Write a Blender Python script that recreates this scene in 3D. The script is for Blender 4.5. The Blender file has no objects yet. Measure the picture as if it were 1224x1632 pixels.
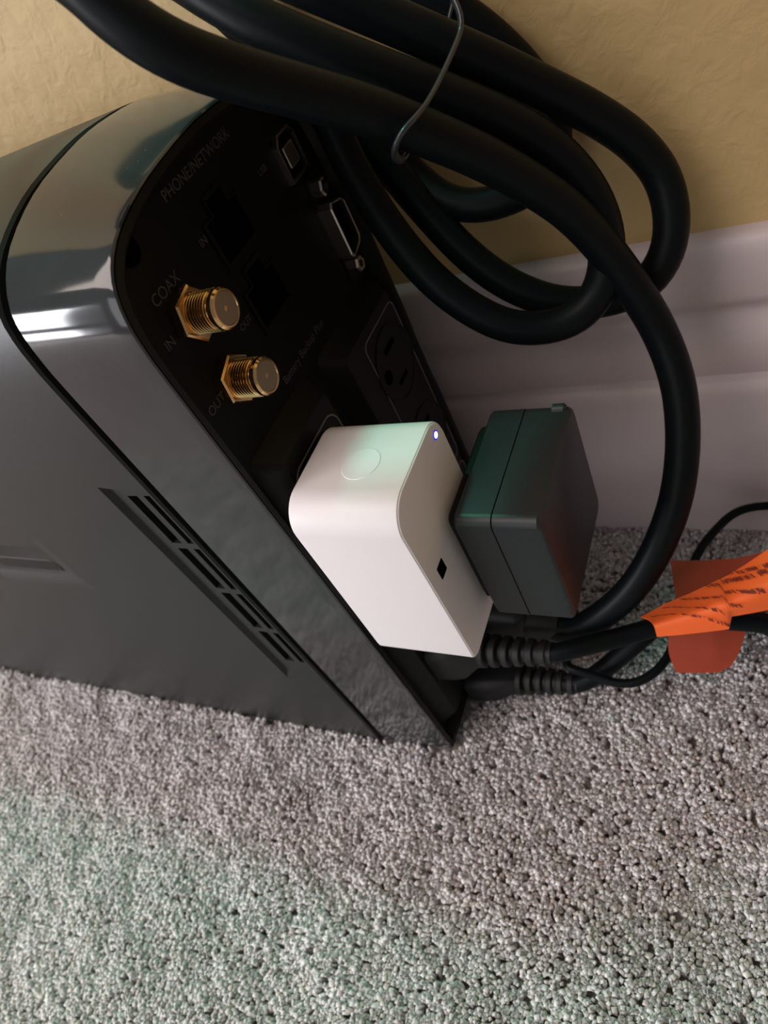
import bpy, bmesh, math, random
import numpy as np
from mathutils import Vector, Matrix

random.seed(7); rng = np.random.default_rng(7)
SC = bpy.context.scene
COL = SC.collection
U = 0.001                                   # every coordinate below is in millimetres

# ------------------------------------------------------------------ camera
cam_d = bpy.data.cameras.new('camera'); cam = bpy.data.objects.new('camera', cam_d); COL.objects.link(cam)
R = Matrix(((0.86219002, -0.01336377, 0.50640872),
            (0.33067192, 0.77215872, -0.54261127),
            (-0.38377657, 0.63528917, 0.67016656)))
cam.matrix_world = Matrix.Translation(Vector((116.043, -87.989, 266.417)) * U) @ R.to_4x4()
cam_d.sensor_fit = 'VERTICAL'; cam_d.sensor_height = 36.0; cam_d.lens = 36.0 * 1109.38 / 1632.0
cam_d.clip_start = 0.004; cam_d.clip_end = 30
cam_d.dof.use_dof = True; cam_d.dof.focus_distance = 0.172; cam_d.dof.aperture_fstop = cam_d.lens / 1.3
SC.camera = cam

# ------------------------------------------------------------------ world and lamps
w = bpy.data.worlds.new('dim_room'); SC.world = w; w.use_nodes = True
bgn = w.node_tree.nodes['Background']; bgn.inputs[0].default_value = (1.0, 0.90, 0.88, 1); bgn.inputs[1].default_value = 0.15

def area(name, loc, target, size, size_y, power, col, spread=180, shape='RECTANGLE'):
    d = bpy.data.lights.new(name, 'AREA'); d.shape = shape; d.size = size * U; d.size_y = size_y * U
    d.energy = power; d.color = col; d.spread = math.radians(spread)
    o = bpy.data.objects.new(name, d); COL.objects.link(o); o.location = Vector(loc) * U
    o.rotation_euler = (Vector(target) - Vector(loc)).to_track_quat('-Z', 'Y').to_euler(); return o

area('window_light', (-1750, -1330, 590), (0, 20, 120), 620, 600, 25.5, (0.93, 0.94, 1.0))
area('low_streak_light', (-1750, -1330, 110), (0, 20, 120), 620, 130, 6.0, (0.93, 0.94, 1.0))  # added strip lamp, unseen source, for the second streak on the case corner
area('room_light', (-550, -2050, 700), (0, 50, 100), 1500, 1000, 7.5, (0.95, 0.95, 1.0))
area('ceiling_lamp_light', (-900, -1300, 2200), (0, 0, 0), 1500, 1500, 36.0, (1.0, 0.86, 0.80))
sp = bpy.data.lights.new('green_indicator_light', 'SPOT'); sp.energy = 3.0; sp.color = (0.16, 1.0, 0.72); sp.shadow_soft_size = 22 * U
sp.spot_size = math.radians(67); sp.spot_blend = 0.35
so = bpy.data.objects.new('green_indicator_light', sp); COL.objects.link(so); so.location = Vector((-95, 98, 575)) * U
so.rotation_euler = (Vector((20, -245, 0)) - Vector((-95, 98, 575))).to_track_quat('-Z', 'Y').to_euler()

SC.view_settings.view_transform = 'Standard'; SC.view_settings.look = 'None'
SC.view_settings.gamma = 1.0; SC.view_settings.use_curve_mapping = False
SC.view_settings.exposure = 0.06

# ------------------------------------------------------------------ materials
def srgb(r, g, b):
    f = lambda c: (c / 255 / 12.92) if c / 255 <= 0.04045 else ((c / 255 + 0.055) / 1.055) ** 2.4
    return (f(r), f(g), f(b), 1)

def mat(name, col, rough=0.5, metal=0.0, spec=0.5, bump=None, var=None, coat=0.0, emit=None, obj_coords=True):
    m = bpy.data.materials.new(name); m.use_nodes = True; nt = m.node_tree; N = nt.nodes; L = nt.links
    b = N['Principled BSDF']; b.inputs['Base Color'].default_value = col
    b.inputs['Roughness'].default_value = rough; b.inputs['Metallic'].default_value = metal
    b.inputs['Specular IOR Level'].default_value = spec; b.inputs['Coat Weight'].default_value = coat
    b.inputs['Coat Roughness'].default_value = 0.03
    geo = N.new('ShaderNodeNewGeometry')
    if var:                                  # (scale per metre, strength): faint cloudy variation of the colour
        n = N.new('ShaderNodeTexNoise'); n.inputs['Scale'].default_value = var[0]; n.inputs['Detail'].default_value = 4
        L.new(geo.outputs['Position'], n.inputs['Vector'])
        mx = N.new('ShaderNodeMix'); mx.data_type = 'RGBA'; mx.inputs[6].default_value = tuple(c * (1 - var[1]) for c in col[:3]) + (1,)
        mx.inputs[7].default_value = tuple(min(1, c * (1 + var[1])) for c in col[:3]) + (1,)
        L.new(n.outputs['Fac'], mx.inputs[0]); L.new(mx.outputs[2], b.inputs['Base Color'])
    if bump:                                 # (scale, distance mm)
        n = N.new('ShaderNodeTexNoise'); n.inputs['Scale'].default_value = bump[0]; n.inputs['Detail'].default_value = 3
        L.new(geo.outputs['Position'], n.inputs['Vector'])
        bp = N.new('ShaderNodeBump'); bp.inputs['Distance'].default_value = bump[1] * U; bp.inputs['Strength'].default_value = 1
        L.new(n.outputs['Fac'], bp.inputs['Height']); L.new(bp.outputs['Normal'], b.inputs['Normal'])
    if emit:
        b.inputs['Emission Color'].default_value = emit[0]; b.inputs['Emission Strength'].default_value = emit[1]
    return m

M = {}
M['gloss'] = mat('black_gloss_plastic', (0.030, 0.032, 0.034, 1), 0.09, spec=0.7, var=(60, 0.25))
M['satin'] = mat('dark_grey_textured_plastic', (0.015, 0.017, 0.016, 1), 0.42, bump=(2600, 0.02), spec=0.35)
M['gap'] = mat('dark_gap', (0.0015, 0.0015, 0.0015, 1), 0.9, spec=0.0)
M['panel'] = mat('black_matte_panel', (0.0035, 0.0036, 0.0030, 1), 0.5, bump=(3000, 0.02), spec=0.12)
M['panel2'] = mat('black_outlet_block', (0.0065, 0.007, 0.006, 1), 0.45, spec=0.2)
M['print'] = mat('grey_panel_print', (0.036, 0.037, 0.034, 1), 0.6)
M['print_line'] = mat('light_grey_panel_outline', (0.17, 0.17, 0.165, 1), 0.5)
M['gold'] = mat('gold_plated_brass', (0.83, 0.56, 0.27, 1), 0.16, 1.0)
M['pinface'] = mat('dull_brass_end_face', (0.26, 0.20, 0.15, 1), 0.55, 0.6)
M['nickel'] = mat('nickel_plate', (0.62, 0.58, 0.54, 1), 0.28, 1.0)
M['white'] = mat('white_matte_plastic', (0.82, 0.79, 0.80, 1), 0.42)
M['blackp'] = mat('black_fine_textured_plastic', (0.018, 0.022, 0.024, 1), 0.38, spec=0.28, bump=(2800, 0.03))
M['rubber'] = mat('black_rubber_cable_jacket', (0.004, 0.0055, 0.0065, 1), 0.42, spec=0.10)
M['rubber2'] = mat('dark_grey_moulded_plug', (0.014, 0.015, 0.016, 1), 0.5, spec=0.3)
M['tie'] = mat('grey_plastic_coated_wire', (0.022, 0.026, 0.032, 1), 0.28)
M['orange'] = mat('orange_warning_paper', (0.86, 0.13, 0.020, 1), 0.55, var=(90, 0.06))
M['orange_shaded'] = mat('orange_paper_painted_shade', (0.30, 0.036, 0.010, 1), 0.7, var=(90, 0.1))  # label paper darkened, shade of the folds painted into the colour
M['ink'] = mat('dark_label_ink', (0.10, 0.008, 0.004, 1), 0.7)
M['paint'] = mat('white_trim_paint', (0.60, 0.53, 0.54, 1), 0.48, bump=(150, 0.15))
M['led'] = mat('blue_white_led', (0.8, 0.85, 1, 1), 0.3, emit=((0.45, 0.55, 1, 1), 9))
M['ledring'] = mat('blue_led_ring', (0.03, 0.04, 0.6, 1), 0.4, emit=((0.02, 0.03, 0.9, 1), 0.6))

def wall_mat():
    m = bpy.data.materials.new('tan_orange_peel_wall'); m.use_nodes = True; nt = m.node_tree; N = nt.nodes; L = nt.links
    b = N['Principled BSDF']; b.inputs['Base Color'].default_value = (0.52, 0.375, 0.165, 1); b.inputs['Roughness'].default_value = 0.6
    geo = N.new('ShaderNodeNewGeometry')
    a = N.new('ShaderNodeTexNoise'); a.inputs['Scale'].default_value = 170; a.inputs['Detail'].default_value = 3; a.inputs['Distortion'].default_value = 0.5
    c = N.new('ShaderNodeTexVoronoi'); c.feature = 'SMOOTH_F1'; c.inputs['Scale'].default_value = 95; c.inputs['Smoothness'].default_value = 0.8
    wv = N.new('ShaderNodeVectorMath'); wv.operation = 'ADD'
    nn = N.new('ShaderNodeTexNoise'); nn.inputs['Scale'].default_value = 60
    sc = N.new('ShaderNodeVectorMath'); sc.operation = 'SCALE'; sc.inputs['Scale'].default_value = 0.012
    L.new(geo.outputs['Position'], nn.inputs['Vector']); L.new(nn.outputs['Color'], sc.inputs[0])
    L.new(geo.outputs['Position'], wv.inputs[0]); L.new(sc.outputs[0], wv.inputs[1])
    L.new(geo.outputs['Position'], a.inputs['Vector']); L.new(wv.outputs[0], c.inputs['Vector'])
    ad = N.new('ShaderNodeMath'); ad.operation = 'MULTIPLY_ADD'; ad.inputs[1].default_value = 0.55
    L.new(c.outputs['Distance'], ad.inputs[0]); L.new(a.outputs['Fac'], ad.inputs[2])
    bp = N.new('ShaderNodeBump'); bp.inputs['Distance'].default_value = 0.0016; bp.inputs['Strength'].default_value = 0.36
    L.new(ad.outputs[0], bp.inputs['Height']); L.new(bp.outputs['Normal'], b.inputs['Normal'])
    return m
M['wall'] = wall_mat()

def carpet_mat():
    m = bpy.data.materials.new('grey_beige_carpet_yarn'); m.use_nodes = True; nt = m.node_tree; N = nt.nodes; L = nt.links
    b = N['Principled BSDF']; b.inputs['Roughness'].default_value = 1.0; b.inputs['Specular IOR Level'].default_value = 0.0
    b.inputs['Subsurface Weight'].default_value = 0.85; b.inputs['Subsurface Radius'].default_value = (1, .9, .85); b.inputs['Subsurface Scale'].default_value = 0.0028
    geo = N.new('ShaderNodeNewGeometry'); fn = N.new('ShaderNodeTexNoise'); fn.inputs['Scale'].default_value = 1500; fn.inputs['Detail'].default_value = 3
    L.new(geo.outputs['Position'], fn.inputs['Vector']); fb = N.new('ShaderNodeBump'); fb.inputs['Distance'].default_value = 0.0006; fb.inputs['Strength'].default_value = 0.9
    L.new(fn.outputs['Fac'], fb.inputs['Height']); L.new(fb.outputs['Normal'], b.inputs['Normal'])
    at = N.new('ShaderNodeAttribute'); at.attribute_name = 'yarn'
    ra = N.new('ShaderNodeValToRGB'); ra.color_ramp.elements[0].color = (0.50, 0.44, 0.425, 1); ra.color_ramp.elements[1].color = (0.93, 0.88, 0.87, 1)
    L.new(at.outputs['Fac'], ra.inputs[0]); L.new(ra.outputs[0], b.inputs['Base Color'])
    return m
M['carpet'] = carpet_mat()
M['backing'] = mat('carpet_backing', (0.42, 0.37, 0.36, 1), 0.95, var=(300, 0.4), bump=(500, 2.0))

# ------------------------------------------------------------------ helpers
def link(name, bm, m, parent=None, origin=None, smooth=False, kind=None):
    """bmesh (mm, world coordinates) -> one mesh object; children are stored relative to their thing's base."""
    root = parent
    while root is not None and root.parent is not None: root = root.parent
    org = Vector(root['_org']) if root is not None else Vector(origin or (0, 0, 0))
    bmesh.ops.recalc_face_normals(bm, faces=bm.faces)
    for v in bm.verts: v.co = (v.co - org) * U
    me = bpy.data.meshes.new(name); bm.to_mesh(me); bm.free()
    if smooth:
        for p in me.polygons: p.use_smooth = True
    for mm in (m if isinstance(m, (list, tuple)) else [m]): me.materials.append(mm)
    o = bpy.data.objects.new(name, me); COL.objects.link(o)
    if parent is not None: o.parent = parent
    else: o.location = org * U; o['_org'] = list(org)
    if kind: o['kind'] = kind
    return o

def sharp(o, deg=35):
    me = o.data
    for p in me.polygons: p.use_smooth = True
    me.set_sharp_from_angle(angle=math.radians(deg)); return o

def thing(name, loc, label, cat, group=None):
    o = bpy.data.objects.new(name, None); COL.objects.link(o); o.location = Vector(loc) * U; o['_org'] = list(loc)
    o.empty_display_size = 0.02
    o['label'] = label; o['category'] = cat
    if group: o['group'] = group
    return o

def box(x0, x1, y0, y1, z0, z1, bev=0, seg=2, bm=None):
    b = bm or bmesh.new()
    t = bmesh.new(); bmesh.ops.create_cube(t, size=1)
    for v in t.verts: v.co = Vector(((x0 + x1) / 2 + v.co.x * (x1 - x0), (y0 + y1) / 2 + v.co.y * (y1 - y0), (z0 + z1) / 2 + v.co.z * (z1 - z0)))
    if bev: bmesh.ops.bevel(t, geom=t.edges[:], offset=bev, segments=seg, profile=0.5, affect='EDGES')
    me = bpy.data.meshes.new('t'); t.to_mesh(me); t.free(); b.from_mesh(me); bpy.data.meshes.remove(me)
    return b

def loft(rings, cap0=True, cap1=True, closed=True, bm=None):
    b = bm or bmesh.new(); R_ = [[b.verts.new(p) for p in r] for r in rings]; n = len(R_[0])
    for i in range(len(R_) - 1):
        for j in range(n if closed else n - 1):
            b.faces.new((R_[i][j], R_[i][(j + 1) % n], R_[i + 1][(j + 1) % n], R_[i + 1][j]))
    if cap0: b.faces.new(R_[0])
    if cap1: b.faces.new(list(reversed(R_[-1])))
    return b

def rrect(a0, a1, b0, b1, r, seg=6):
    """rounded rectangle outline; r = one radius or four (a0b0, a1b0, a1b1, a0b1)"""
    if not isinstance(r, (tuple, list)): r = (r,) * 4
    out = []
    for (cx, cy, s, rr) in ((a0, b0, 180, r[0]), (a1, b0, 270, r[1]), (a1, b1, 0, r[2]), (a0, b1, 90, r[3])):
        ox = cx + rr * (1 if cx == a0 else -1); oy = cy + rr * (1 if cy == b0 else -1)
        for k in range(seg + 1):
            t = math.radians(s + 90 * k / seg); out.append((ox + rr * math.cos(t), oy + rr * math.sin(t)))
    return out

def prism_x(outline, xs_ins, **k):
    """outline in (y,z); xs_ins = [(x, inset)...], inset shrinks towards the centroid box"""
    ys = [p[0] for p in outline]; zs = [p[1] for p in outline]
    cy, cz = (min(ys) + max(ys)) / 2, (min(zs) + max(zs)) / 2; hy, hz = (max(ys) - min(ys)) / 2, (max(zs) - min(zs)) / 2
    return loft([[(x, cy + (y - cy) * (hy - i) / hy, cz + (z - cz) * (hz - i) / hz) for y, z in outline] for x, i in xs_ins], **k)

def lathe_x(y, z, prof, n=40, **k):
    return loft([[(x, y + r * math.cos(2 * math.pi * j / n), z + r * math.sin(2 * math.pi * j / n)) for j in range(n)] for x, r in prof], **k)

def catmull(pts, step=1.5):
    P = [Vector(p) for p in pts]; P = [2 * P[0] - P[1]] + P + [2 * P[-1] - P[-2]]; out = []
    for i in range(1, len(P) - 2):
        n = max(2, int((P[i + 1] - P[i]).length / step))
        for k in range(n):
            t = k / n; a, b, c, d = P[i - 1:i + 3]
            out.append(0.5 * ((2 * b) + (c - a) * t + (2 * a - 5 * b + 4 * c - d) * t * t + (3 * b - a - 3 * c + d) * t ** 3))
    out.append(P[-2]); return out

def smooth_path(p, it):
    for _ in range(it):
        p = [p[0]] + [(p[i - 1] + 2 * p[i] + p[i + 1]) / 4 for i in range(1, len(p) - 1)] + [p[-1]]
    return p

def tube(pts, rad, n=20, step=2.0, flat=1.0, bm=None, smooth=3):
    p = smooth_path(catmull(pts, step), smooth)
    t0 = (p[1] - p[0]).normalized(); up = t0.orthogonal().normalized(); rings = []
    for i, q in enumerate(p):
        t = (p[min(i + 1, len(p) - 1)] - p[max(i - 1, 0)]).normalized()
        up = (up - t * up.dot(t)).normalized(); s = t.cross(up)
        r = rad(i / (len(p) - 1)) if callable(rad) else rad
        rings.append([q + (up * math.cos(2 * math.pi * j / n) + s * flat * math.sin(2 * math.pi * j / n)) * r for j in range(n)])
    return loft(rings, bm=bm)

def text_mesh(body, size, place, depth=0.12, m=None, parent=None, name='printed_text'):
    """place(u, v, d) maps text coordinates (mm, origin centre) to world mm"""
    cu = bpy.data.curves.new('t', 'FONT'); cu.body = body; cu.size = size; cu.align_x = 'CENTER'; cu.align_y = 'CENTER'
    to = bpy.data.objects.new('t', cu); COL.objects.link(to)
    dg = bpy.context.evaluated_depsgraph_get(); me = bpy.data.meshes.new_from_object(to.evaluated_get(dg))
    b = bmesh.new(); b.from_mesh(me); bpy.data.objects.remove(to); bpy.data.curves.remove(cu); bpy.data.meshes.remove(me)
    r = bmesh.ops.extrude_face_region(b, geom=b.faces[:])
    top = {v for v in r['geom'] if isinstance(v, bmesh.types.BMVert)}
    for v in b.verts: v.co = Vector(place(v.co.x, v.co.y, depth if v in top else 0.0))
    return link(name, b, m or M['print'], parent)

# ------------------------------------------------------------------ setting
FL = 12.0                                     # height of the pile tips beside the case
def pile_h(x):                                # the carpet sags a little towards the front of the heavy unit
    return FL - 14.0 * min(1.0, max(0.0, (-x - 10) / 270.0)) 

def ground():
    bm = bmesh.new(); xs = [-2500, -1200, -600, -400] + list(range(-340, 181, 20)) + [300, 600, 1200, 2500]; ys = [-2500, -900, -300, -100, 0, 124]
    vs = [[bm.verts.new((x, y, pile_h(x) - 5.2)) for y in ys] for x in xs]
    for i in range(len(xs) - 1):
        for j in range(len(ys) - 1): bm.faces.new((vs[i][j], vs[i + 1][j], vs[i + 1][j + 1], vs[i][j + 1]))
    r = bmesh.ops.extrude_face_region(bm, geom=bm.faces[:])
    for v in r['geom']:
        if isinstance(v, bmesh.types.BMVert): v.co.z = -40
    return link('floor', bm, M['backing'], kind='structure')
floor = ground()
link('wall_back', box(-2500, 2500, 124, 200, -40, 2400), M['wall'], kind='structure')

prof = [(0, 142.0), (3.5, 142.0), (5.5, 141.2), (6.6, 139.5), (6.8, 136), (6.8, 121.5), (6.2, 119.2), (4.6, 117.6), (3.6, 115.6), (3.8, 113.4),
        (5.6, 111.4), (7.6, 108.6), (8.8, 104.6), (9.2, 100.0), (9.0, 96.0), (8.2, 93.0), (7.6, 91.6), (9.2, 90.6), (11.0, 89.6), (11.9, 87.6), (12.2, 85.0), (12.4, 60), (12.4, -30), (0, -30)]
bb = loft([[(x, 124 - d, z) for d, z in prof] for x in (-2500, 2500)])
o = link('baseboard_back', bb, M['paint'], kind='structure'); sharp(o, 50)

# carpet pile: twisted yarn tufts, one joined mesh
def carpet():
    sp = 2.25; pts = []
    for x in np.arange(-360, 185, sp):
        for y in np.arange(-215, 112, sp):
            a, b_ = x + rng.uniform(-1.25, 1.25), y + rng.uniform(-1.25, 1.25)
            if -338 < a < 3.5 and -4.6 < b_ < 98: continue
            pts.append((a, b_))
    pts = np.array(pts); n = len(pts)
    def field(s, ph): return np.sin(pts[:, 0] * s + ph + 1.3 * np.sin(pts[:, 1] * s * 0.8 + ph * 2)) * np.cos(pts[:, 1] * s * 1.1 - ph + 1.1 * np.sin(pts[:, 0] * s * .7))
    lx = 0.9 * field(0.05, 1.0) + 0.7 * field(0.13, 2.1); ly = 0.9 * field(0.045, 4.0) + 0.7 * field(0.12, 0.4)
    hz = 0.9 * field(0.09, 3.0) + 0.8 * field(0.21, 5.0)
    S, SEG, SD = 4, 3, 4; V = []; F = []; A = []; base = 0
    for k in range(S):
        ang = rng.uniform(0, 2 * np.pi, n); off = rng.uniform(0.4, 1.1, n)
        H = 8.4 + 0.85 * hz + rng.normal(0, 0.32, n); lean = rng.normal(0, 1.25, (n, 2)) + np.stack([lx, ly], 1)
        rad = rng.uniform(.6, 1.3, n); tw = rng.uniform(1.0, 3.5, n) * np.where(rng.random(n) < .5, -1, 1)
        z0 = np.array([pile_h(x) for x in pts[:, 0]]) - 8.6
        ring = []
        for s in range(SEG):
            t = (0.3, 0.78, 1.0)[s]; r_ = np.array([1.0, 1.2, 0.8])[s] * rad
            cx = pts[:, 0] + lean[:, 0] * t ** 1.5 * 1.0 + off * np.cos(ang + tw * t) * (0.9 - .15 * t)
            cy = pts[:, 1] + lean[:, 1] * t ** 1.5 * 1.0 + off * np.sin(ang + tw * t) * (0.9 - .15 * t)
            cz = z0 + H * (t ** 0.9)
            for j in range(SD):
                th = ang + 2 * np.pi * j / SD + t * 2
                V.append(np.stack([cx + r_ * np.cos(th), cy + r_ * np.sin(th), cz + (0.25 * np.cos(th * 1.7) if s == SEG - 1 else 0)], 1))
    V = np.stack(V, 1)                        # n, S*SEG*SD, 3
    per = S * SEG * SD; q = []
    for k in range(S):
        o_ = k * SEG * SD
        for s in range(SEG - 1):
            for j in range(SD):
                a = o_ + s * SD + j; b_ = o_ + s * SD + (j + 1) % SD
                q.append((a, b_, b_ + SD)); q.append((a, b_ + SD, a + SD))
        o2 = o_ + (SEG - 1) * SD; q.append((o2, o2 + 1, o2 + 2)); q.append((o2, o2 + 2, o2 + 3))
    q = np.array(q); T = (np.arange(n)[:, None, None] * per + q[None]).reshape(-1, 3)
    verts = (V.reshape(-1, 3) * U).astype(np.float32)
    me = bpy.data.meshes.new('carpet_pile'); me.vertices.add(len(verts)); me.vertices.foreach_set('co', verts.ravel())
    nt_ = len(T); me.loops.add(nt_ * 3); me.polygons.add(nt_)
    me.loops.foreach_set('vertex_index', T.astype(np.int32).ravel())
    me.polygons.foreach_set('loop_start', np.arange(0, nt_ * 3, 3, dtype=np.int32)); me.polygons.foreach_set('loop_total', np.full(nt_, 3, np.int32))
    me.polygons.foreach_set('use_smooth', np.ones(nt_, bool)); me.update(calc_edges=True)
    col = np.clip(rng.normal(0.50, 0.17, n) + 0.13 * field(0.31, 1.7) + 0.10 * field(0.14, 0.6), 0, 1); c2 = np.clip(col[:, None] + rng.normal(0, 0.14, (n, S)), 0, 1)
    at = me.attributes.new('yarn', 'FLOAT', 'POINT'); at.data.foreach_set('value', np.repeat(c2, SEG * SD, axis=1).ravel().astype(np.float32))
    me.materials.append(M['carpet'])
    o = bpy.data.objects.new('carpet_pile', me); COL.objects.link(o); o['kind'] = 'stuff'
    o['label'] = 'grey beige cut pile carpet in front of the black power unit'; o['category'] = 'carpet'
carpet()

# ------------------------------------------------------------------ battery backup tower
UPS = thing('battery_backup', (-160, 47, 6), 'black glossy battery backup tower standing on carpet by the baseboard', 'battery backup')
CY = 46.75
L30 = [(-4.0, 40), (-4.0, 110), (-4, 180), (-3.9, 205), (-3.6, 213), (-2.8, 219.5), (-1.0, 224.8), (3.4, 229.8), (9.4, 233.6), (18.6, 236.9), (27.4, 238.8), (38, 239.9)]
L00 = [(-2.5, 40), (-2.5, 110), (-2.5, 180), (-2.5, 203), (-2.2, 211.5), (-1.3, 217.6), (0.7, 222.8), (3.8, 226.6), (8.7, 229.7), (15, 231.8), (22, 233.3), (31, 234.4)]
def profile(Lp, crown, zb):
    pts = [(Lp[0][0], zb)] + Lp[1:] if False else [(Lp[0][0] + 1.5, zb), (Lp[0][0], zb + 2)] + Lp + [(CY, crown)]
    rt = [(2 * CY - y, z) for y, z in reversed(pts[:-1])]
    top = catmull([(y, z, 0) for y, z in pts + rt], 1e9)      # 2 samples a span
    return [(p.x, p.y) for p in top]
def ringx(x, P): return [(x, y, z) for y, z in P]
def inset(P, d):
    ys = [p[0] for p in P]; zs = [p[1] for p in P]; cy, cz = (min(ys) + max(ys)) / 2, (min(zs) + max(zs)) / 2
    hy, hz = (max(ys) - min(ys)) / 2, (max(zs) - min(zs)) / 2
    return [(cy + (y - cy) * (hy - d) / hy, cz + (z - cz) * (hz - d) / hz) for y, z in P]
def body_prof(x, d=0, crown=240.3):
    return inset(profile(L30, crown, pile_h(x) - 1.0), d)

# front body shell with a recessed vent well cut in its near side
ZV0, ZV1 = 61.0, 167.5
xs = [-340, -338.5, -335, -300, -250, -200, -170, -140, -110, -80, -60, -51]
rings = [ringx(x, body_prof(x, {0: 10, 1: 4, 2: 1.2}.get(i, 0))) for i, x in enumerate(xs)] 
shell = loft(rings, cap1=False)
# stretch from x=-51 to -31: built by hand so the vent well can be open on the near side
def tail_strip():
    Pa = body_prof(-51); Pb = body_prof(-31); n = len(Pa)
    Pb_in = inset(Pb, 1.0)
    return Pa, Pb, Pb_in
Pa, Pb, Pin = tail_strip()
shell = loft([ringx(-51, Pa), ringx(-32.4, Pb), ringx(-31.8, inset(Pb, 0.7)), ringx(-31.8, inset(Pb, 5.0))], cap0=False, cap1=True, bm=shell)
bmesh.ops.remove_doubles(shell, verts=shell.verts, dist=0.01)
case = link('body_shell', shell, M['satin'], UPS); sharp(case, 30)
# subtract the vent well and the grip recess
def cutter(bm):
    bmesh.ops.recalc_face_normals(bm, faces=bm.faces)
    for v in bm.verts: v.co = (v.co - Vector(UPS['_org'])) * U
    me = bpy.data.meshes.new('c'); bm.to_mesh(me); bm.free(); o = bpy.data.objects.new('c', me); COL.objects.link(o); o.parent = UPS; return o
def carve(target, cutters):
    for c in cutters:
        md = target.modifiers.new('b', 'BOOLEAN'); md.operation = 'DIFFERENCE'; md.object = c; md.solver = 'EXACT'
    dg = bpy.context.evaluated_depsgraph_get(); dg.update()
    me = bpy.data.meshes.new_from_object(target.evaluated_get(dg)); target.modifiers.clear(); target.data = me
    for c in cutters: bpy.data.objects.remove(c)
def frustum_y(o0, y0, o1, y1): return loft([[(x, y0, z) for x, z in o0], [(x, y1, z) for x, z in o1]])
well = frustum_y([(-52.6, 55), (-32.9, 55), (-32.9, 171), (-52.6, 174)], -6, [(-49.6, 65.0), (-33.4, 65.0), (-33.4, 168.0), (-49.6, 169.5)], -2.3)
gripo = rrect(-168, -112, 118.5, 140.5, (3, 3, 5, 3), 4); gripi = rrect(-166, -114.5, 121, 138.5, (3, 3, 4, 3), 4)
grip = frustum_y(gripo, -4.6, gripi, -3.3)
def slot_list():
    zz = [(166.0, 144.2), (141.6, 120.0), (117.4, 95.8), (93.2, 72.6)]
    return [(x0, x1, a, b_) for (a, b_) in zz for (x0, x1) in ((-45.2, -41.2), (-38.6, -36.0))]
cs = [cutter(well), cutter(grip)]
slots = bmesh.new()
for x0, x1, a, b_ in slot_list():
    loft([[(x0, -3.4, a), (x1, -3.4, a), (x1, -3.4, b_), (x0, -3.4, b_)], [(x0 , 3, a), (x1, 3, a), (x1, 3, b_), (x0, 3, b_)]], bm=slots)
cs.append(cutter(slots))
carve(case, cs); sharp(case, 30)
# darkness behind the slots, grip detail
link('vent_backing', box(-47, -32.2, 2.6, 3.4, 62, 169), M['gap'], case)
link('grip_inset', loft([[(x, -3.2, z) for x, z in rrect(-158, -117, 123.6, 131.0, (1, 1, 3, 1), 3)], [(x, -3.5, z) for x, z in rrect(-157, -118, 124.4, 130.2, (1, 1, 3, 1), 3)]]), M['panel2'], case)
# low bright skid along the near bottom edge at the front
link('foot', box(-318, -262, 4, 90, pile_h(-300) - 8, pile_h(-300) + 1, 1.5), M['blackp'], UPS)
link('foot', box(-60, -22, 4, 90, pile_h(-40) - 8, pile_h(-40) + 1, 1.5), M['blackp'], UPS)
# seam core
link('seam_core', loft([ringx(-31.5, inset(body_prof(-31), 4)), ringx(-27.5, inset(body_prof(-31), 4))]), M['gap'], UPS)
# rear frame
PF = profile(L30, 240.3, 12.5); PR = profile(L00, 235.3, 12.5)
def mix(t): return [((1 - t) * a[0] + t * b_[0], (1 - t) * a[1] + t * b_[1]) for a, b_ in zip(PF, PR)]
fr = loft([ringx(-28.6, inset(PF, 4.2)), ringx(-28.6, inset(PF, 0.6)), ringx(-28.0, PF), ringx(-27, mix(0.02)), ringx(-20, mix(0.22)), ringx(-10, mix(0.58)), ringx(-3, mix(0.88)),
           ringx(0.6, mix(1.0)), ringx(1.5, inset(PR, 0.2)), ringx(1.8, inset(PR, 0.6)), ringx(1.2, inset(PR, 0.9))], cap0=True, cap1=False)
o = link('rear_frame', fr, M['gloss'], UPS); sharp(o, 28)
sharp(link('inner_rim', loft([ringx(1.2, inset(PR, .8)), ringx(1.75, inset(PR, 1.0)), ringx(1.75, inset(PR, 2.6)), ringx(1.2, inset(PR, 3.2)), ringx(-2.2, inset(PR, 4.7))], cap0=False, cap1=False), M['panel2'], UPS), 28)
PP = inset(PR, 4.5)
panel = link('rear_panel', loft([ringx(-3.0, PP), ringx(-2.0, PP)]), M['panel'], UPS)

XP = -2.0
carve_list = []
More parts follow.
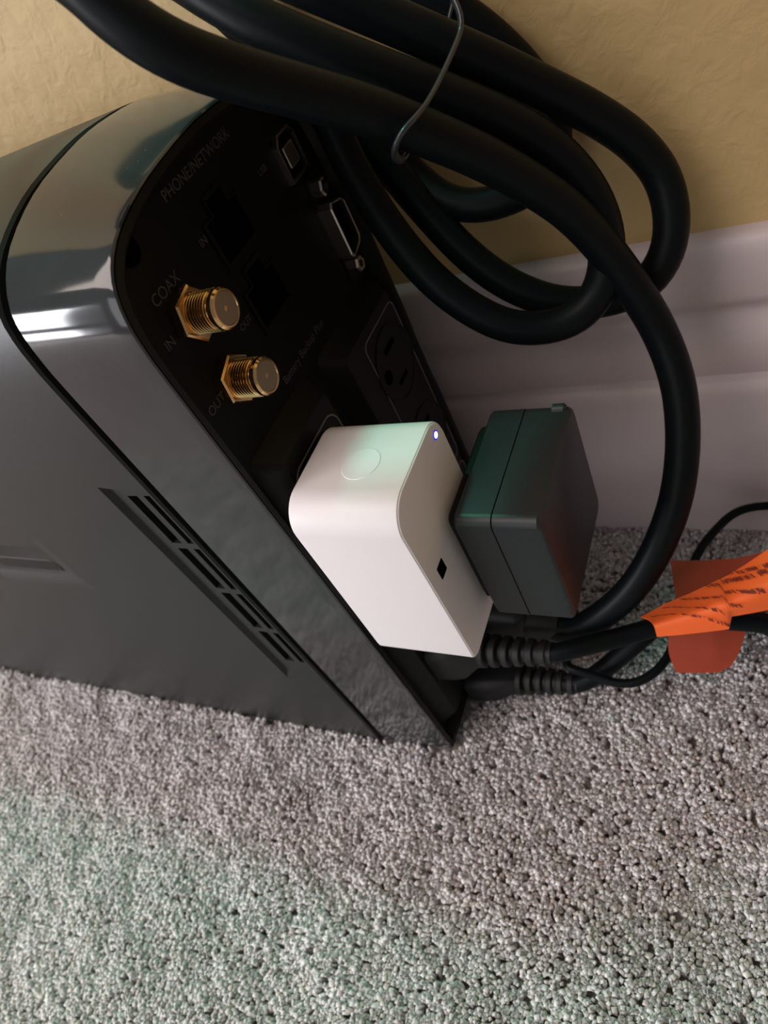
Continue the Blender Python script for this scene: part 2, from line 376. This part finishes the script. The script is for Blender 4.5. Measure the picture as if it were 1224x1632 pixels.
# screw hole, network sockets
def hexa(y, z, a, b_): return [(y - a, z - b_), (y + a, z - b_), (y + a, z + b_ * .45), (y + a * .5, z + b_ * .45), (y + a * .5, z + b_), (y - a * .5, z + b_), (y - a * .5, z + b_ * .45), (y - a, z + b_ * .45)]
def sub(name, bm, m, parent=panel, sm=None):
    o = link(name, bm, m, parent)
    if sm: sharp(o, sm)
    return o
sub('screw_hole', lathe_x(13, 225.2, [(XP - .2, 3.3), (XP + .5, 3.3), (XP + .5, 2.6), (XP + .05, 2.4)], 24), M['gap'])
for (y, z) in ((44.0, 213.2), (43.5, 194.6)):
    fr_ = loft([[(XP - .1, a, b_) for a, b_ in hexa(y, z, 8.6, 8.2)], [(XP + .6, a, b_) for a, b_ in hexa(y, z, 8.6, 8.2)], [(XP + .6, a, b_) for a, b_ in hexa(y, z, 7.4, 7.0)], [(XP + .03, a, b_) for a, b_ in hexa(y, z, 7.2, 6.8)]], cap1=False)
    p_ = link('network_port', fr_, M['panel'], UPS)
    sub('socket_opening', loft([[(XP + .02, a, b_) for a, b_ in hexa(y, z, 7.3, 6.9)], [(XP + .12, a, b_) for a, b_ in hexa(y, z, 7.3, 6.9)]]), M['gap'], p_)

# coax connectors
def coax(y, z, k):
    root = link('coax_connector', lathe_x(y, z, [(XP, 5.4), (XP + .6, 5.4), (XP + .6, 3.8), (XP + 9.6, 3.8)], 40), M['gold'], UPS); sharp(root, 30)
    ph = math.radians(12 + 9 * k); hexr = lambda x, r: [(x, y + r * math.cos(ph + j * math.pi / 3), z + r * math.sin(ph + j * math.pi / 3)) for j in range(6)]
    hb = loft([hexr(XP + .1, 6.6), hexr(XP + 2.5, 6.6), hexr(XP + 2.9, 6.1)]); link('hex_nut', hb, M['gold'], root)
    pr = []; x = XP + 2.6
    while x < XP + 8.6: pr += [(x, 4.05), (x + .30, 4.75), (x + .42, 4.75), (x + .72, 4.05)]; x += 0.80
    pr += [(x, 4.28), (x + .6, 4.28), (x + .75, 4.62), (x + 1.7, 4.62), (x + 2.25, 4.15), (x + 2.25, 3.75), (x + 2.0, 3.65)]
    sharp(link('threaded_barrel', lathe_x(y, z, pr, 56), M['gold'], root), 25)
    sharp(link('end_face', lathe_x(y, z, [(x + 1.9, 3.7), (x + 2.1, 3.6), (x + 2.12, .7), (x + 1.9, .6)], 40), M['pinface'], root), 30)
coax(17.2, 206.2, 0); coax(16.5, 187.6, 1)

# usb and serial sockets
u = sharp(link('usb_port', prism_x([(73.2, 206.2), (84.2, 206.2), (84.2, 216), (82, 218.4), (75.4, 218.4), (73.2, 216)], [(XP - .3, 0), (XP + 1.6, 0), (XP + 1.6, .7), (XP + .2, .8)], cap1=False), M['nickel'], UPS), 25)
link('port_tongue', box(XP - .2, XP + 1.3, 76, 81.6, 209.2, 214.8, .3), M['nickel'], u)
link('port_opening', box(XP - .2, XP + .25, 74.0, 83.6, 207.0, 217.6), M['gap'], u)
def dsub(y, z, hy, hz):
    return [(y - hy + 1.2, z - hz), (y + hy - 1.5, z - hz + 1.4), (y + hy, z - hz + 3), (y + hy, z + hz - 3), (y + hy - 1.5, z + hz - 1.4), (y - hy + 1.2, z + hz), (y - hy, z + hz - 1.4), (y - hy, z - hz + 1.4)]
s_ = sharp(link('serial_port', prism_x(dsub(83.6, 187.6, 4.3, 8.7), [(XP - .3, 0), (XP + 4.4, 0), (XP + 4.8, .35), (XP + 4.6, .8), (XP + 1.0, .9)], cap1=False), M['nickel'], UPS), 25)
link('port_insert', prism_x(dsub(83.6, 187.6, 3.5, 7.9), [(XP - .3, 0), (XP + 2.6, 0)]), M['gap'], s_)
for z in (200.2, 175.6):
    j = sharp(link('jack_screw', lathe_x(82.6, z, [(XP - .2, 2.6), (XP + 3.6, 2.6), (XP + 4.2, 2.2), (XP + 4.2, 1.3), (XP + 2.0, 1.2)], 6), M['nickel'], UPS), 20)
    link('screw_bore', lathe_x(82.6, z, [(XP, 1.25), (XP + 2.3, 1.25)], 20), M['pinface'], j)
link('serial_plate', prism_x(rrect(79.8, 88.6, 171.6, 204.2, 1.5, 3), [(XP - .3, 0), (XP + .4, 0)]), M['panel2'], s_)

# raised outlet blocks
def block(y0, y1, z0, z1, bev, x1, name='outlet_block'):
    o_ = rrect(y0, y1, z0, z1, (2, 2, 3, 3), 4)
    b_ = loft([[(XP - .5, y, z) for y, z in o_], [(x1 - .4, y, z) for y, z in [(CYb + (y - CYb) * (1 - bev / ((y1 - y0) / 2)), CZb + (z - CZb) * (1 - bev / ((z1 - z0) / 2))) for CYb, CZb in [((y0 + y1) / 2, (z0 + z1) / 2)] for y, z in o_]],
               [(x1, y, z) for y, z in [(CYb + (y - CYb) * (1 - (bev + .6) / ((y1 - y0) / 2)), CZb + (z - CZb) * (1 - (bev + .6) / ((z1 - z0) / 2))) for CYb, CZb in [((y0 + y1) / 2, (z0 + z1) / 2)] for y, z in o_]]])
    return sharp(link(name, b_, M['panel2'], UPS), 25)
XB = 4.0
b1 = block(3.6, 41.5, 19, 170.0, 4.5, XB); b2 = block(46.0, 91.0, 19, 168.5, 4.5, XB)
def outline(parent, y0, y1, z0, z1, r, wd=0.55):
    a = rrect(y0, y1, z0, z1, r, 8); b_ = rrect(y0 + wd, y1 - wd, z0 + wd, z1 - wd, r - wd, 8)
    bm = loft([[(XB - .05, y, z) for y, z in a], [(XB + .12, y, z) for y, z in a], [(XB + .12, y, z) for y, z in b_], [(XB - .05, y, z) for y, z in b_]], cap0=False, cap1=False)
    link('outlet_outline', bm, M['print_line'], parent)
outline(b1, 8.4, 36.0, 90, 160.0, 5.0); outline(b2, 61.5, 86.5, 90, 160.0, 3.0, 0.4)
outline(b2, 61.5, 86.5, 24, 86.0, 3.0, 0.4)
def outlet(y, z, parent):
    e = link('outlet', lathe_x(y, z, [(XB - .3, 13.0), (XB + .35, 13.0), (XB + .35, 12.4), (XB + .1, 12.2)], 36), M['panel2'], UPS); sharp(e, 30)
    link('blade_slot', box(XB + .05, XB + .3, y - 3.8, y + 3.8, z + 5.6, z + 7.4), M['gap'], e)
    link('blade_slot', box(XB + .05, XB + .3, y - 3.2, y + 3.2, z - 7.2, z - 5.6), M['gap'], e)
    link('ground_hole', lathe_x(y - 8.6 + 1, z, [(XB + .05, 2.4), (XB + .3, 2.4)], 20), M['gap'], e)
for z in (144, 110, 72, 40): outlet(74, z, b2)
outlet(23, 146, b1); outlet(23, 112, b1)

def onpanel(yc, zc, x=XP, rot=0):
    c, s = math.cos(rot), math.sin(rot)
    return lambda a, b_, d: (x + .01 + d, yc + a * c - b_ * s, zc + a * s + b_ * c)
for body, sz, y, z in (('PHONE/NETWORK', 3.55, 45.2, 227.0), ('COAX', 3.7, 15.6, 214.0), ('IN', 2.9, 33.4, 214.4), ('IN', 3.3, 7.6, 205.6), ('OUT', 2.5, 30.9, 193.4), ('OUT', 3.3, 8.0, 187.3), ('USB', 2.4, 65.6, 214.6), ('Battery Backup Plus', 3.3, 44.6, 173.6)):
    text_mesh(body, sz, onpanel(y, z), parent=panel)
def dust():
    bm = bmesh.new(); rnd = random.Random(11)
    spots = [(-15.7, 16.1, 236.2 - 1.0, .55)] + [(rnd.uniform(-26, -3), rnd.uniform(12, 60), 0, rnd.uniform(.07, .16)) for _ in range(60)]
    for x, y, z, r in spots:
        t = (x + 28) / 28.6; P_ = mix(min(1, max(0, t)))
        zz = next(a[1] + (b_[1] - a[1]) * (y - a[0]) / (b_[0] - a[0]) for a, b_ in zip(P_, P_[1:]) if a[0] <= y <= b_[0] and a[1] > 200)
        m4 = Matrix.Translation((x, y, zz + .02)) @ Matrix.Diagonal((r, r * .8, r * .3, 1)); bmesh.ops.create_icosphere(bm, subdivisions=1, radius=1, matrix=m4)
    o_ = link('dust_specks', bm, mat('pale_dust', (.5, .55, .5, 1), .9), UPS, smooth=True); o_['kind'] = 'stuff'
dust()
print('ups done')

# ------------------------------------------------------------------ white smart plug
SP = thing('smart_plug', (24, 12, 98), 'small white plug-in smart outlet with blue status light, on the unit\'s rear panel', 'smart plug')
PO = rrect(-5.2, 28.8, 97.6, 162.4, (3.0, 5.0, 6.5, 8.5), 10)
hb = prism_x(PO, [(6.2, 2.5), (7.6, 1.2), (8.3, .3), (8.9, 0), (38.8, 0), (39.1, .1), (39.2, .3)], cap1=True)
sp_h = link('housing', hb, M['white'], SP); sharp(sp_h, 24)
sp_f = link('face_plate', prism_x(inset(PO, .35), [(39.0, 0), (39.35, 0), (39.5, .15)]), M['white'], SP); sharp(sp_f, 30)
link('side_button', lathe_x(0, 0, [(0, 5.2), (0.38, 5.2), (0.44, 5.1), (.44, 3.5), (.44, .4)], 48), M['white'], SP)
btn = [o for o in COL.objects if o.name.startswith('side_button')][-1]
for v in btn.data.vertices:                                   # turn it onto the top face
    p = v.co + Vector(SP['_org']) * U; x, y, z = p.x, p.y, p.z
    v.co = Vector((25.2 * U + y, 11.2 * U + z, 162.1 * U + x)) - Vector(SP['_org']) * U
sharp(btn, 20); btn['label'] = 'round push button on top'
led = sharp(link('status_light', lathe_x(24.4, 158.2, [(39.4, .85), (39.7, .85), (39.8, .6)], 20), M['led'], SP), 40); led['label'] = 'lit blue white status light'
sharp(link('status_light_ring', lathe_x(24.4, 158.2, [(39.4, 1.25), (39.62, 1.25), (39.65, .9)], 24), M['ledring'], led), 40)
link('blade_slot', box(39.3, 39.75, -.4, 3.2, 131.4, 135.6), M['gap'], SP)
link('prong_block', box(3.9, 6.6, 6, 20, 110, 150, 1), M['white'], SP)

# ------------------------------------------------------------------ black power adapter
AD = thing('power_adapter', (54, 28, 101), 'black block power adapter plugged into the white smart outlet', 'power adapter')
AO = rrect(8.6, 50.2, 101.2, 143.6, (2.0, 3.5, 3.5, 3.0), 8)
lo = link('base_shell', prism_x(AO, [(43.0, 1.4), (43.5, .5), (44.2, 0), (53.2, .0), (53.35, .35)]), M['blackp'], AD); sharp(lo, 26)
hi = link('cover_shell', prism_x(AO, [(53.35, .45), (53.55, 0.05), (64.6, .1), (65.4, .45), (65.8, 1.2)]), M['blackp'], AD); sharp(hi, 26)
sharp(link('plug_face', prism_x(inset(AO, 3.2), [(39.8, .8), (40.6, 0), (43.2, 0)]), M['panel2'], AD), 26)
link('prong', box(30, 40, 16, 22, 128, 129.6), M['nickel'], AD); link('prong', box(30, 40, 16, 22, 115, 116.6), M['nickel'], AD)
link('corner_nub', lathe_x(47.6, 143.0, [(61.0, 1.6), (64.0, 1.6), (64.6, 1.0)], 16), M['blackp'], AD)

# ------------------------------------------------------------------ coiled power cord with plug
A = [(28, 37, 54), (36, 36.2, 53), (43, 34.8, 51.6), (51, 34, 52), (60.8, 37.6, 57.5), (71.8, 42.7, 68.4), (80.3, 49.3, 82.3), (86.0, 57.5, 96.6), (88.1, 67.4, 110.4), (87.2, 76.3, 124.3), (83.1, 83.1, 137.3), (77.8, 84.7, 151.7), (71.9, 84.3, 166.2), (66.5, 79.9, 180.1), (60.3, 74.1, 192.1), (54.0, 68.2, 202.5), (47.9, 62.4, 211.4), (40.2, 54.2, 222.5), (33.6, 45.1, 232.0), (28.4, 35.9, 240.5), (23.6, 28.3, 248.4), (19.2, 25.3, 255.2), (15.3, 25.2, 261.1), (10.9, 25.6, 267.8)]
B = [(-5.5, 84.8, 259.5), (8.3, 84.1, 251.4), (21.9, 82.2, 242.6), (33.0, 84.5, 233.0), (44.1, 87.6, 222.8), (52.6, 92.0, 213.9), (61.3, 97.0, 203.9), (70.4, 102.9, 192.8), (78.9, 107.2, 181.0), (84.5, 107.9, 169.8), (86.5, 103.4, 160.2), (84.9, 99.2, 151.9), (79.4, 95.6, 145.5), (72.0, 93.7, 143.6), (62.6, 91.6, 144.4), (52.2, 90.1, 148.2), (40.2, 90.8, 156.5), (29.6, 94.0, 167.1), (19.3, 99.2, 180.6), (10.5, 103.7, 193.9), (2.0, 106.7, 205.8), (-5.8, 108.0, 217.1), (-12.6, 108.4, 227.8), (-17.7, 107.4, 238.1), (-22.1, 106.5, 247.3), (-27.6, 105.5, 256.6)]
D = [(-3.7, 68.7, 259.9), (7.2, 65.0, 251.7), (17.6, 63.8, 242.8), (28.0, 65.9, 233.7), (37.7, 70.5, 224.2), (47.2, 77.3, 213.5), (56.3, 83.6, 202.8), (63.6, 88.3, 192.1), (69.0, 89.6, 181.6), (72.1, 88.7, 171.1), (72.2, 86.2, 161.5), (69.2, 82.7, 153.6), (63.0, 78.8, 149.1), (54.5, 76.0, 148.8), (44.8, 73.5, 152.6), (35.4, 73.9, 159.9), (27.2, 75.6, 169.0), (19.8, 79.4, 179.2), (13.0, 84.4, 191.3), (8.0, 89.2, 204.1), (6.5, 91.5, 215.6), (0.5, 96.0, 229.5), (-8.0, 97.5, 240.5), (-15.2, 97.0, 250.3)]
Fs = [(17.9, 112.3, 240.9), (29.3, 113.4, 231.0), (39.2, 115.1, 221.3), (47.7, 116.1, 210.5), (53.7, 116.8, 199.7), (57.3, 115.5, 189.9), (57.3, 111.9, 181.6), (51.9, 106.3, 176.7), (42.4, 103.0, 175.2), (32.3, 101.7, 176.4), (23.9, 103.3, 180.0), (15.4, 107.9, 187.0), (7.9, 111.7, 197.4), (0.9, 114.0, 209.1), (-8, 114, 222), (-18, 114, 238)]
def over(p, q, h=70, s=-60):                                   # turns of the coil above the frame
    p, q = Vector(p), Vector(q); return [p.lerp(q, t) + Vector((s * k, 0, h * k)) for t, k in ((.12, .55), (.35, .95), (.65, .95), (.88, .55))]
path = A + over(A[-1], B[0], 60, -62) + B + over(B[-1], D[0], 45, -50) + D + over(D[-1], Fs[0], 40, -30) + Fs + [(-35, 113, 262), (-60, 112, 290), (-90, 112, 330)]
PC = thing('coiled_power_cord', (30, 30, 30), 'thick black power cord coiled in loops against the wall', 'power cord')
sharp(link('cord', tube(path, 4.85, 22, 2.0, smooth=4), M['rubber'], PC), 60)
def plug(root, y, z, x0, x1, dirz=0.0, dy=0.0, ribs=5, blk=(9, 10)):
    """moulded plug body on the outlet, then a ribbed strain relief leading to x1"""
    def at(x): t = (x - 4) / 40; return y + dy * t, z + dirz * t
    yb, zb = at(4)
    rr = []
    for x, s in ((4.3, 1.0), (10, 1.0), (15, .92), (x0 - 2, .62), (x0, .52)):
        yy, zz = at(x); o_ = rrect(-blk[0] * s, blk[0] * s, -blk[1] * s, blk[1] * s, 4 * s, 5); rr.append([(x, yy + a, zz + b_) for a, b_ in o_])
    sharp(link('plug_body', loft(rr), M['rubber2'], root), 35)
    sr = link('strain_relief', lathe_x(0, 0, [(x0 - 1, 3.6), (x1, 3.6)], 20), M['rubber2'], root)
    org = Vector(root['_org'])
    for v in sr.data.vertices:
        p = v.co / U + org; yy, zz = at(p.x); v.co = (Vector((p.x, p.y + yy, p.z + zz)) - org) * U
    sharp(sr, 50)
    w_ = (x1 - x0) / (ribs + .0)
    for k in range(ribs):
        xa = x0 + k * w_; r = 6.2 - .35 * k; yy, zz = at(xa); 
        ro = link('rib', lathe_x(yy, zz, [(xa, r - .9), (xa + .5, r), (xa + w_ * .55, r - .1), (xa + w_ * .66, r - .9)], 28), M['rubber2'], sr); sharp(ro, 40)
sharp(link('plug_body', box(4.3, 36, 28.5, 45.5, 44, 64, 4, 3), M['rubber2'], PC), 40)
sharp(link('strain_relief', loft([[(x, 36.8 - (x - 36) * .1 + a * r, 53.2 - (x - 36) * .12 + b_ * r) for a, b_ in rrect(-1, 1, -1, 1, .9, 6)] for x, r in ((35, 8), (38, 7.4), (43, 6.2), (46, 5.6))]), M['rubber2'], PC), 40)
SC2 = [(40, 20.6, 57.4), (48, 21.2, 57.8), (54, 23.6, 57.9), (61.2, 27.5, 56.7), (69.5, 32.0, 55.6), (78.7, 36.6, 55.3), (89.5, 41.1, 53.8), (102.0, 44.4, 50.0), (114.2, 46.3, 45.3), (135, 47, 35), (165, 52, 22), (200, 60, 16), (240, 70, 16)]
PC2 = thing('labelled_power_cord', (30, 20, 50), 'black power cord with ribbed plug end, wrapped in an orange warning label', 'power cord')
sharp(link('cord', tube(SC2, 3.3, 18, 2.0), M['rubber'], PC2), 60)
plug(PC2, 19.0, 55, 21, 47, 2.6, 2.0, 6, (9, 10))
SC3 = [(40, 27, 22.8), (48, 27.6, 23.8), (54.0, 30.5, 26.0), (62.2, 36.1, 31.5), (70.1, 41.5, 37.4), (77.0, 48.5, 40.0), (85.2, 55.3, 38.6), (94.9, 58.2, 36.7), (104.8, 54.9, 35.5), (116, 51.5, 33), (135, 55, 27), (165, 62, 19), (200, 70, 16), (240, 80, 16)]
PC3 = thing('power_cord', (30, 27, 15), 'black power cord with ribbed plug end lowest on the panel, just above the carpet', 'power cord')
sharp(link('cord', tube(SC3, 3.6, 18, 2.0), M['rubber'], PC3), 60)
plug(PC3, 27, 18.5, 24, 48, 4.8, 0.6, 6, (8.5, 8))

# thin cord lying in front of the baseboard
TH = thing('thin_cord', (75, 35, 20), 'thinnest black cord, looping above the carpet and behind the orange label', 'cord')
TP = [(22, 60, 13), (32, 52, 16), (39, 45, 23), (44, 35, 32), (46.1, 27.8, 35.3), (54.4, 27.3, 33.3), (61.9, 26.1, 31.1), (69.9, 27.6, 31.0), (76.2, 32.8, 32.0), (79.6, 39.7, 32.5), (80.5, 49.1, 32.0), (81.5, 64.0, 32.5), (85.5, 79.9, 36.9), (90.8, 91.5, 36.9), (97.7, 101.9, 35.6), (108.0, 106.0, 34.3), (122, 106.0, 31.8), (150, 103, 24), (200, 90, 14), (260, 70, 14)]
sharp(link('cord', tube(TP, 1.6, 14, 2.0), M['rubber'], TH), 60)

# twist tie round the bundle
TI = [(51.1, 84.2, 231.1), (53.0, 81.6, 227.5), (52.4, 80.7, 225.1), (51.9, 75.8, 223.7), (50.4, 65.8, 221.2), (49.4, 55.4, 220.1), (46.4, 48.8, 219.3), (43.4, 48.8, 216.4), (41.8, 53.6, 212.4), (40.8, 60, 211.2), (38.5, 71, 213.4), (36, 84, 213), (37, 104, 217), (42, 112, 226), (48, 104, 234), (51, 94, 235), (51.1, 84.2, 231.1)]
t_ = link('wire_tie', tube(TI, 0.62, 10, 1.5, flat=1.5), M['tie'], origin=(50, 80, 220)); sharp(t_, 60)
t_['label'] = 'thin grey wire tie looped round the coiled cord'; t_['category'] = 'wire tie'

# ------------------------------------------------------------------ orange warning label on the second cord
def sheet(name, rows, parent, thick=0.25, mname='orange', sub=4):
    """rows of control points (world mm), all of one length; straight between columns, smooth down the rows"""
    def lin(r): return [Vector(r[i]).lerp(Vector(r[i + 1]), k / sub) for i in range(len(r) - 1) for k in range(sub)] + [Vector(r[-1])]
    rr = [lin(r) for r in rows]
    fine = []
    for i in range(len(rr[0])):
        c = [r[i] for r in rr]; c = [2 * c[0] - c[1]] + c + [2 * c[-1] - c[-2]]; out = []
        for a in range(1, len(c) - 2):
            for k in range(4):
                t = k / 4; p, q, r_, s_ = c[a - 1:a + 3]
                out.append(0.5 * ((2 * q) + (r_ - p) * t + (2 * p - 5 * q + 4 * r_ - s_) * t * t + (3 * q - p - 3 * r_ + s_) * t ** 3))
        fine.append(out + [c[-2]])
    bm = bmesh.new(); vs = [[bm.verts.new(p) for p in col] for col in fine]
    for i in range(len(vs) - 1):
        for j in range(len(vs[0]) - 1): bm.faces.new((vs[i][j], vs[i + 1][j], vs[i + 1][j + 1], vs[i][j + 1]))
    bmesh.ops.recalc_face_normals(bm, faces=bm.faces)
    bmesh.ops.solidify(bm, geom=bm.faces[:], thickness=thick)
    o_ = link(name, bm, M[mname], parent); sharp(o_, 50); return o_, fine
ROWS = [
 [(74.4, 34.9, 63.1), (81.5, 39.0, 65.6), (88.7, 42.4, 67.4), (96.5, 46.7, 69.4), (97.6, 47.2, 69.7), (103.3, 50.6, 71.9), (111.5, 56.7, 75.1), (124, 65.0, 79.0), (140, 74, 82)],
 [(77.6, 31.6, 67.0), (84.1, 34.4, 68.8), (91.1, 37.0, 70.1), (97.9, 40.0, 71.9), (98.9, 40.4, 72.1), (104.5, 43.2, 74.0), (111.7, 47.9, 75.3), (124, 55.5, 77), (140, 64, 79)],
 [(79.7, 28.4, 68.9), (86.4, 30.7, 70.1), (92.9, 32.8, 71.3), (99.3, 35.1, 72.8), (100.3, 35.6, 72.9), (105.6, 38.2, 73.6), (111.9, 41.8, 74.7), (124, 48, 75.5), (140, 56, 76)],
 [(80.2, 27.3, 64.5), (87.0, 28.6, 64.9), (93.3, 30.4, 64.6), (100.0, 32.5, 64.2), (100.8, 34.5, 68.2), (106.3, 36.8, 67.5), (111.9, 39.3, 66.8), (124, 44.5, 65.5), (140, 51, 65)]]
front, fine = sheet('warning_label', ROWS, PC2)
front['label'] = 'orange paper warning label with dark print'
sheet('label_fold', [[(79.8, 62.0, 57.1), (89.7, 64.4, 54.6), (99.1, 66.7, 53.3), (112, 70.3, 54.8), (140, 80, 60)], [(81.7, 52.7, 51.1), (90.1, 54.6, 49.4), (99.4, 57.7, 48.8), (112, 61, 50), (140, 70, 55)], [(82.5, 46, 46.0), (90.6, 47, 45.4), (99.6, 49, 45), (112, 52, 46), (140, 61, 50)]], PC2, mname='orange_shaded')
sheet('label_fold', [[(80.9, 39.6, 50.1), (87.3, 40.8, 49.2), (94.6, 42.4, 47.9), (103.6, 45.2, 45.0)], [(80.7, 34.2, 42.8), (87.2, 35.5, 42.0), (94.6, 37.2, 40.8), (101.8, 40.1, 39.2)], [(82.4, 31.8, 33.7), (88.6, 32.9, 32.9), (95.2, 34.5, 32.1), (99.0, 36.4, 33.9)]], PC2, mname='orange_shaded')
# rows of small unreadable print following the paper
def on_sheet(u, v, d):
    n, m_ = len(fine) - 1, len(fine[0]) - 1
    a, b_ = min(max(u, 0), .999) * n, min(max(v, 0), .999) * m_; i, j = int(a), int(b_); fa, fb = a - i, b_ - j
    p = (fine[i][j] * (1 - fa) + fine[i + 1][j] * fa) * (1 - fb) + (fine[i][j + 1] * (1 - fa) + fine[i + 1][j + 1] * fa) * fb
    e1 = fine[i + 1][j] - fine[i][j]; e2 = fine[i][j + 1] - fine[i][j]; nn = e2.cross(e1).normalized()
    if nn.dot(Vector((.2, -.8, .55))) < 0: nn = -nn
    return p + nn * (d + .15)
def print_rows():
    bm = bmesh.new(); rnd = random.Random(3)
    # (u0,v0)->(u1,v1) runs; a little arch as on the curled paper; size in u units
    for (u0, v0, u1, v1, bold) in ((.02, .30, .40, .97, .8), (.10, .16, .36, .74, 1.0), (.19, .10, .57, .78, 1.2), (.32, .04, .70, .66, 1.5), (.42, .0, .72, .34, 1.5), (.50, -.05, .86, .40, 1.2)):
        L_ = 44; k = 0
        while k < L_:
            if rnd.random() < .16: k += 1; continue
            t0 = k / L_; t1 = (k + .72) / L_; g = rnd.choice((0, 1, 2, 3)); h = .046 * bold
            def P(t, s): 
                arch = .03 * math.sin(math.pi * t)
                return on_sheet(u0 + (u1 - u0) * t + s * .35, v0 + (v1 - v0) * t + arch + s * 2.0 - .0, .33)
            bars = {0: [(0, 1, -.5, .5, .35)], 1: [(0, 1, .3, .5, 1)], 2: [(0, .4, -.5, .5, 1)], 3: [(0, 1, -.5, -.2, 1)]}[g]
            for (a, b2, s0, s1, fr_) in bars:
                ta, tb = t0 + (t1 - t0) * a, t0 + (t1 - t0) * (a + (b2 - a) * fr_)
                q = [P(ta, s0 * h), P(tb, s0 * h), P(tb, s1 * h), P(ta, s1 * h)]
                if min((q[0] - q[2]).length, 9) > .02: bm.faces.new([bm.verts.new(x) for x in q])
            if rnd.random() < .8:
                q = [P(t0, -.3 * h), P(t1, -.3 * h), P(t1, .3 * h), P(t0, .3 * h)]; bm.faces.new([bm.verts.new(x) for x in q])
            k += 1
    o_ = link('label_print', bm, M['ink'], front); o_['kind'] = 'stuff'
print_rows()
